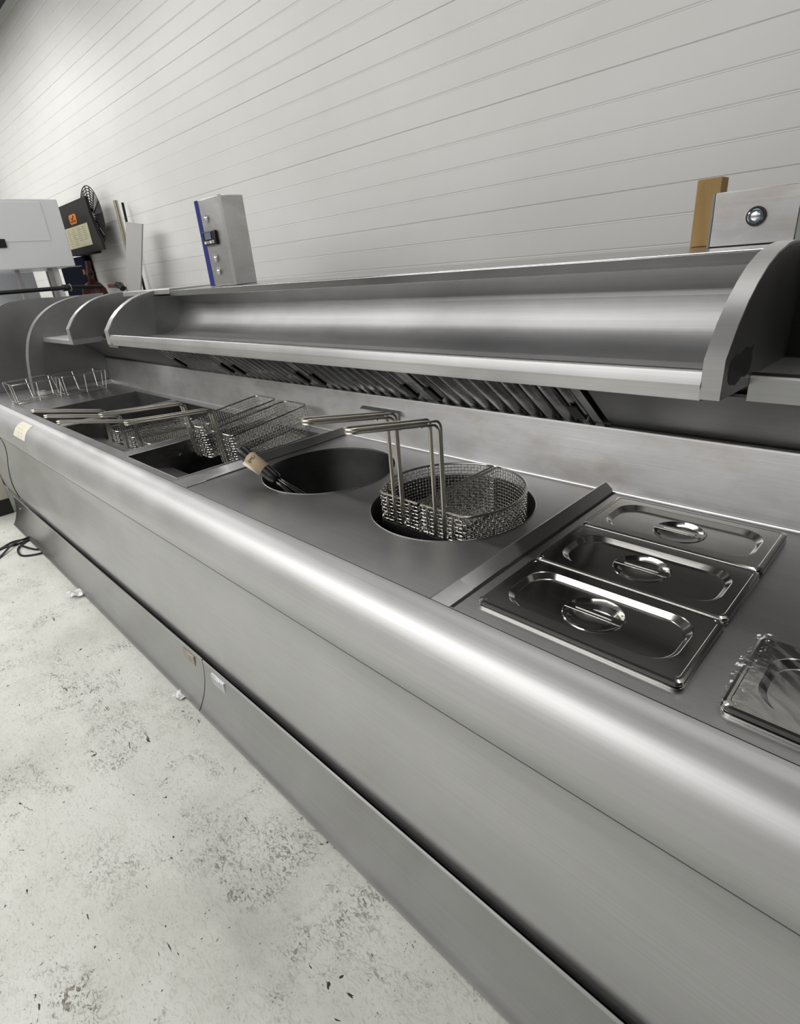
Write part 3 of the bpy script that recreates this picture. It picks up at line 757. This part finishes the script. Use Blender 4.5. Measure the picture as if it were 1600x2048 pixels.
obj('fan_plate', MB().prism([(-5.0, .797), (-4.205, .797), (-4.215, .86), (-4.242, .90), (-4.272, .97), (-4.290, 1.04), (-4.30, 1.14), (-5.0, 1.14)], 1.10, 1.12, 'y'), M_void, fan)
obj('fan_housing', MB().box(-5.0, -4.68, 1.12, 1.246, .80, 1.13), M_void, fan)
obj('data_sheet', MB().box(-4.895, -4.385, 1.0985, 1.0999, .842, .985), M_paper, fan)
m = MB()
for r_ in range(9):
    zz = .968-.0135*r_
    for a in range(4):
        if r_ > 6 and a > 1: continue
        x = -4.87+.118*a+random.uniform(0, .02); m.box(x, x+random.uniform(.05, .085), 1.0978, 1.0984, zz-.0008, zz+.0008)
obj('data_sheet_print', m, M_print, fan)
m = MB().prism(rrect(-4.73, 1.000, -4.575, 1.064, .022, 4), 1.0982, 1.0996, 'y'); stc = obj('orange_sticker', m, M_orange, fan)
m = MB().tube([(-4.685, 1.0978, 1.040), (-4.665, 1.0978, 1.030), (-4.620, 1.0978, 1.054)], .0035, 5)
for a in range(5): m.box(-4.705+.022*a, -4.690+.022*a, 1.0976, 1.0982, 1.012, 1.024)
obj('sticker_mark', m, M_brown, stc)
m = MB(); gx, gz = -4.35, 1.02
for rr in frange(.05, .19, 8): m.tube([(gx+rr*math.cos(t), 1.140, gz+rr*math.sin(t)) for t in frange(0, 2*math.pi, 40)[:-1]], .0035, 5, True)
for a in range(16): t = 2*math.pi*a/16; m.tube([(gx+.03*math.cos(t), 1.138, gz+.03*math.sin(t)), (gx+.19*math.cos(t), 1.138, gz+.19*math.sin(t))], .0035, 5)
obj('fan_guard', m, M_black, fan)
tag(obj('navy_board', MB().box(-5.62, -4.93, 1.20, 1.235, FLOOR, .80), M_navy, bevel=.003), 'dark navy board standing against the far wall under the fan unit', 'board')
# extinguisher
ex = thing('fire_extinguisher', 'red fire extinguisher by the wall behind the end panel', 'fire extinguisher', (-4.62, 1.10, 0))
c0_ = (-4.62, 1.10, 0)
obj('cylinder', MB().lathe([(1e-4, -.0), (.09, 0), (.095, .02), (.095, .49), (.085, .545), (.055, .585), (.026, .600), (.024, .62), (1e-4, .62)], c0_, (0, 0, 1), 32), M_red, ex, smooth=50)
obj('valve', MB().cyl((-4.62, 1.10, .60), (0, 0, 1), .022, .05, 16), M_brown, ex)
obj('squeeze_lever', MB().prism([(-4.66, .64), (-4.60, .66), (-4.57, .745), (-4.61, .745), (-4.64, .68), (-4.67, .66)], 1.085, 1.115, 'y'), M_red, ex)
obj('pull_ring', MB().tube([(-4.545+.035*math.cos(t), 1.09, .655+.03*math.sin(t)) for t in frange(0, 2*math.pi, 20)[:-1]], .004, 6, True), M_iron, ex)
obj('safety_tag', MB().box(-4.70, -4.67, 1.08, 1.09, .655, .69), M_yellow, ex)
obj('wall_bracket', MB().box(-4.66, -4.58, 1.17, 1.25, .25, .40), M_iron, ex)
# pipe across
pp = thing('gas_pipe', 'black pipe with collar crossing in front of the cabinet stand', 'pipe', (-4.12, .6, .56))
P0, P1 = Vector((-4.12, .10, .566)), Vector((-4.12, .80, .566))
obj('pipe_run', MB().tube([P0, P1], .013, 12), M_black, pp)
obj('collar', MB().cyl((-4.12, .735, .566), (0, 1, 0), .021, .04, 16), M_black, pp)
obj('pale_ring', MB().tube([(-4.12+.022*math.cos(t), .785, .566+.022*math.sin(t)) for t in frange(0, 2*math.pi, 20)[:-1]], .003, 6, True), M_grey, pp)
obj('branch', MB().tube([(-4.12, .79, .566), (-4.10, .90, .56), (-4.09, .98, .555)], .013, 10), M_black, pp)
lv = thing('lever_valve', 'brown lever with black end cap behind the corner shelf', 'valve', (-3.9, 1.0, .55))
obj('lever', MB().tube([(-4.06, 1.02, .556), (-3.90, 1.02, .552)], .013, 10), M_brown, lv)
obj('end_cap', MB().tube([(-3.91, 1.02, .555), (-3.85, 1.02, .552), (-3.825, 1.02, .53)], .021, 10), M_black, lv)
# leaning sheet, tube and cable
sh = MB(); y = 1.10
q = [(-3.40, .885), (-3.43, .905), (-3.66, .918)]
vs = [(-3.700, 1.10, .920), (-3.465, 1.10, .885), (-3.60, 1.04, .50), (-3.84, 1.04, .51), (-4.05, .97, FLOOR), (-4.29, .97, FLOOR)]
sh.add([vs[0], vs[1], vs[2], vs[3], vs[4], vs[5]], [(0, 1, 2, 3), (3, 2, 4, 5)])
so = obj('leaning_sheet', sh, mat('dull_silver', (.42, .42, .41, 1), .55, .25), smooth=0); s_ = so.modifiers.new('thick', 'SOLIDIFY'); s_.thickness = .008
tag(so, 'narrow dull silver sheet leaning between the wall and the corner shelf', 'metal sheet')
tag(obj('metal_tube', MB().tube([(-3.86, 1.13, FLOOR), (-3.86, 1.13, 1.06)], .014, 12), M_conduit), 'upright metal tube against the wall left of the leaning sheet', 'tube')
tag(obj('black_cable', MB().tube([(-3.94, 1.21, FLOOR), (-3.94, 1.21, .75), (-3.93, 1.21, .86), (-3.96, 1.21, .93), (-3.95, 1.21, 1.06)], .009, 8), M_black), 'black cable running up the wall beside the metal tube', 'cable')
# side cupboard on the floor at far left
cu = thing('side_cupboard', 'beige cupboard with black kick board beyond the range, low at the left edge', 'cupboard', (-4.6, -.6, FLOOR))
obj('cupboard_body', MB().box(-5.2, -4.20, -1.3, .018, -.745, -.46), M_beige, cu, bevel=.003)
obj('kick_board', MB().box(-5.2, -4.205, -1.28, .016, FLOOR, -.745), M_void, cu)

# cables and scraps on the floor
def gp(x, y, z_=0): return (x, y, FLOOR+.006+z_)
cb = [('black cable loop on the floor by the plinth, the widest curl', [gp(-3.55, -.04), gp(-3.512, -.092), gp(-3.445, -.131), gp(-3.343, -.141), gp(-3.289, -.109), gp(-3.257, -.048), gp(-3.25, .0)]),
      ('black cable on the floor running out to the left edge, the lowest there', [gp(-3.565, -.01, .011), gp(-3.561, -.044, .011), gp(-3.552, -.096, .011), gp(-3.509, -.154, .011), gp(-3.422, -.229), gp(-3.36, -.30)]),
      ('black cable on the floor running out to the left edge, the middle one', [gp(-3.545, .0), gp(-3.549, -.053), gp(-3.538, -.126), gp(-3.555, -.171), gp(-3.546, -.205), gp(-3.52, -.28)]),
      ('black cable on the floor running out to the left edge, the topmost', [gp(-3.57, -.01), gp(-3.579, -.057), gp(-3.604, -.125), gp(-3.555, -.203), gp(-3.53, -.27)]),
      ('short black cable lying across the middle of the cable loop', [gp(-3.478, -.099), gp(-3.408, -.081), gp(-3.34, -.054), gp(-3.30, -.01)])]
for lab, P in cb: tag(obj('floor_cable', MB().tube(spline(P, 6), .006, 8), M_black), lab, 'cable', 'cables on the floor')
def scrap(name, c, s, lab):
    rnd = random.Random(hash(lab) % 99 if 0 else len(lab)); vs = []
    for j in range(6):
        for i in range(6): vs.append((c[0]+s*(i/5-.5)+rnd.uniform(-.1, .1)*s, c[1]+s*.7*(j/5-.5)+rnd.uniform(-.1, .1)*s, FLOOR+.002+rnd.uniform(0, .35)*s))
    m = MB().add(vs, [(j*6+i, j*6+i+1, (j+1)*6+i+1, (j+1)*6+i) for j in range(5) for i in range(5)])
    tag(obj(name, m, M_tissue), lab, 'paper scrap')
scrap('tissue_scrap', (-2.55, -.075), .075, 'crumpled white tissue scrap on the floor beside the left plinth')
scrap('tissue_scrap', (-1.42, -.062), .045, 'small white tissue scrap under the plinth near the badges')
for o in bpy.data.objects:
    for k in ('_org', '_local'):
        if k in o: del o[k]
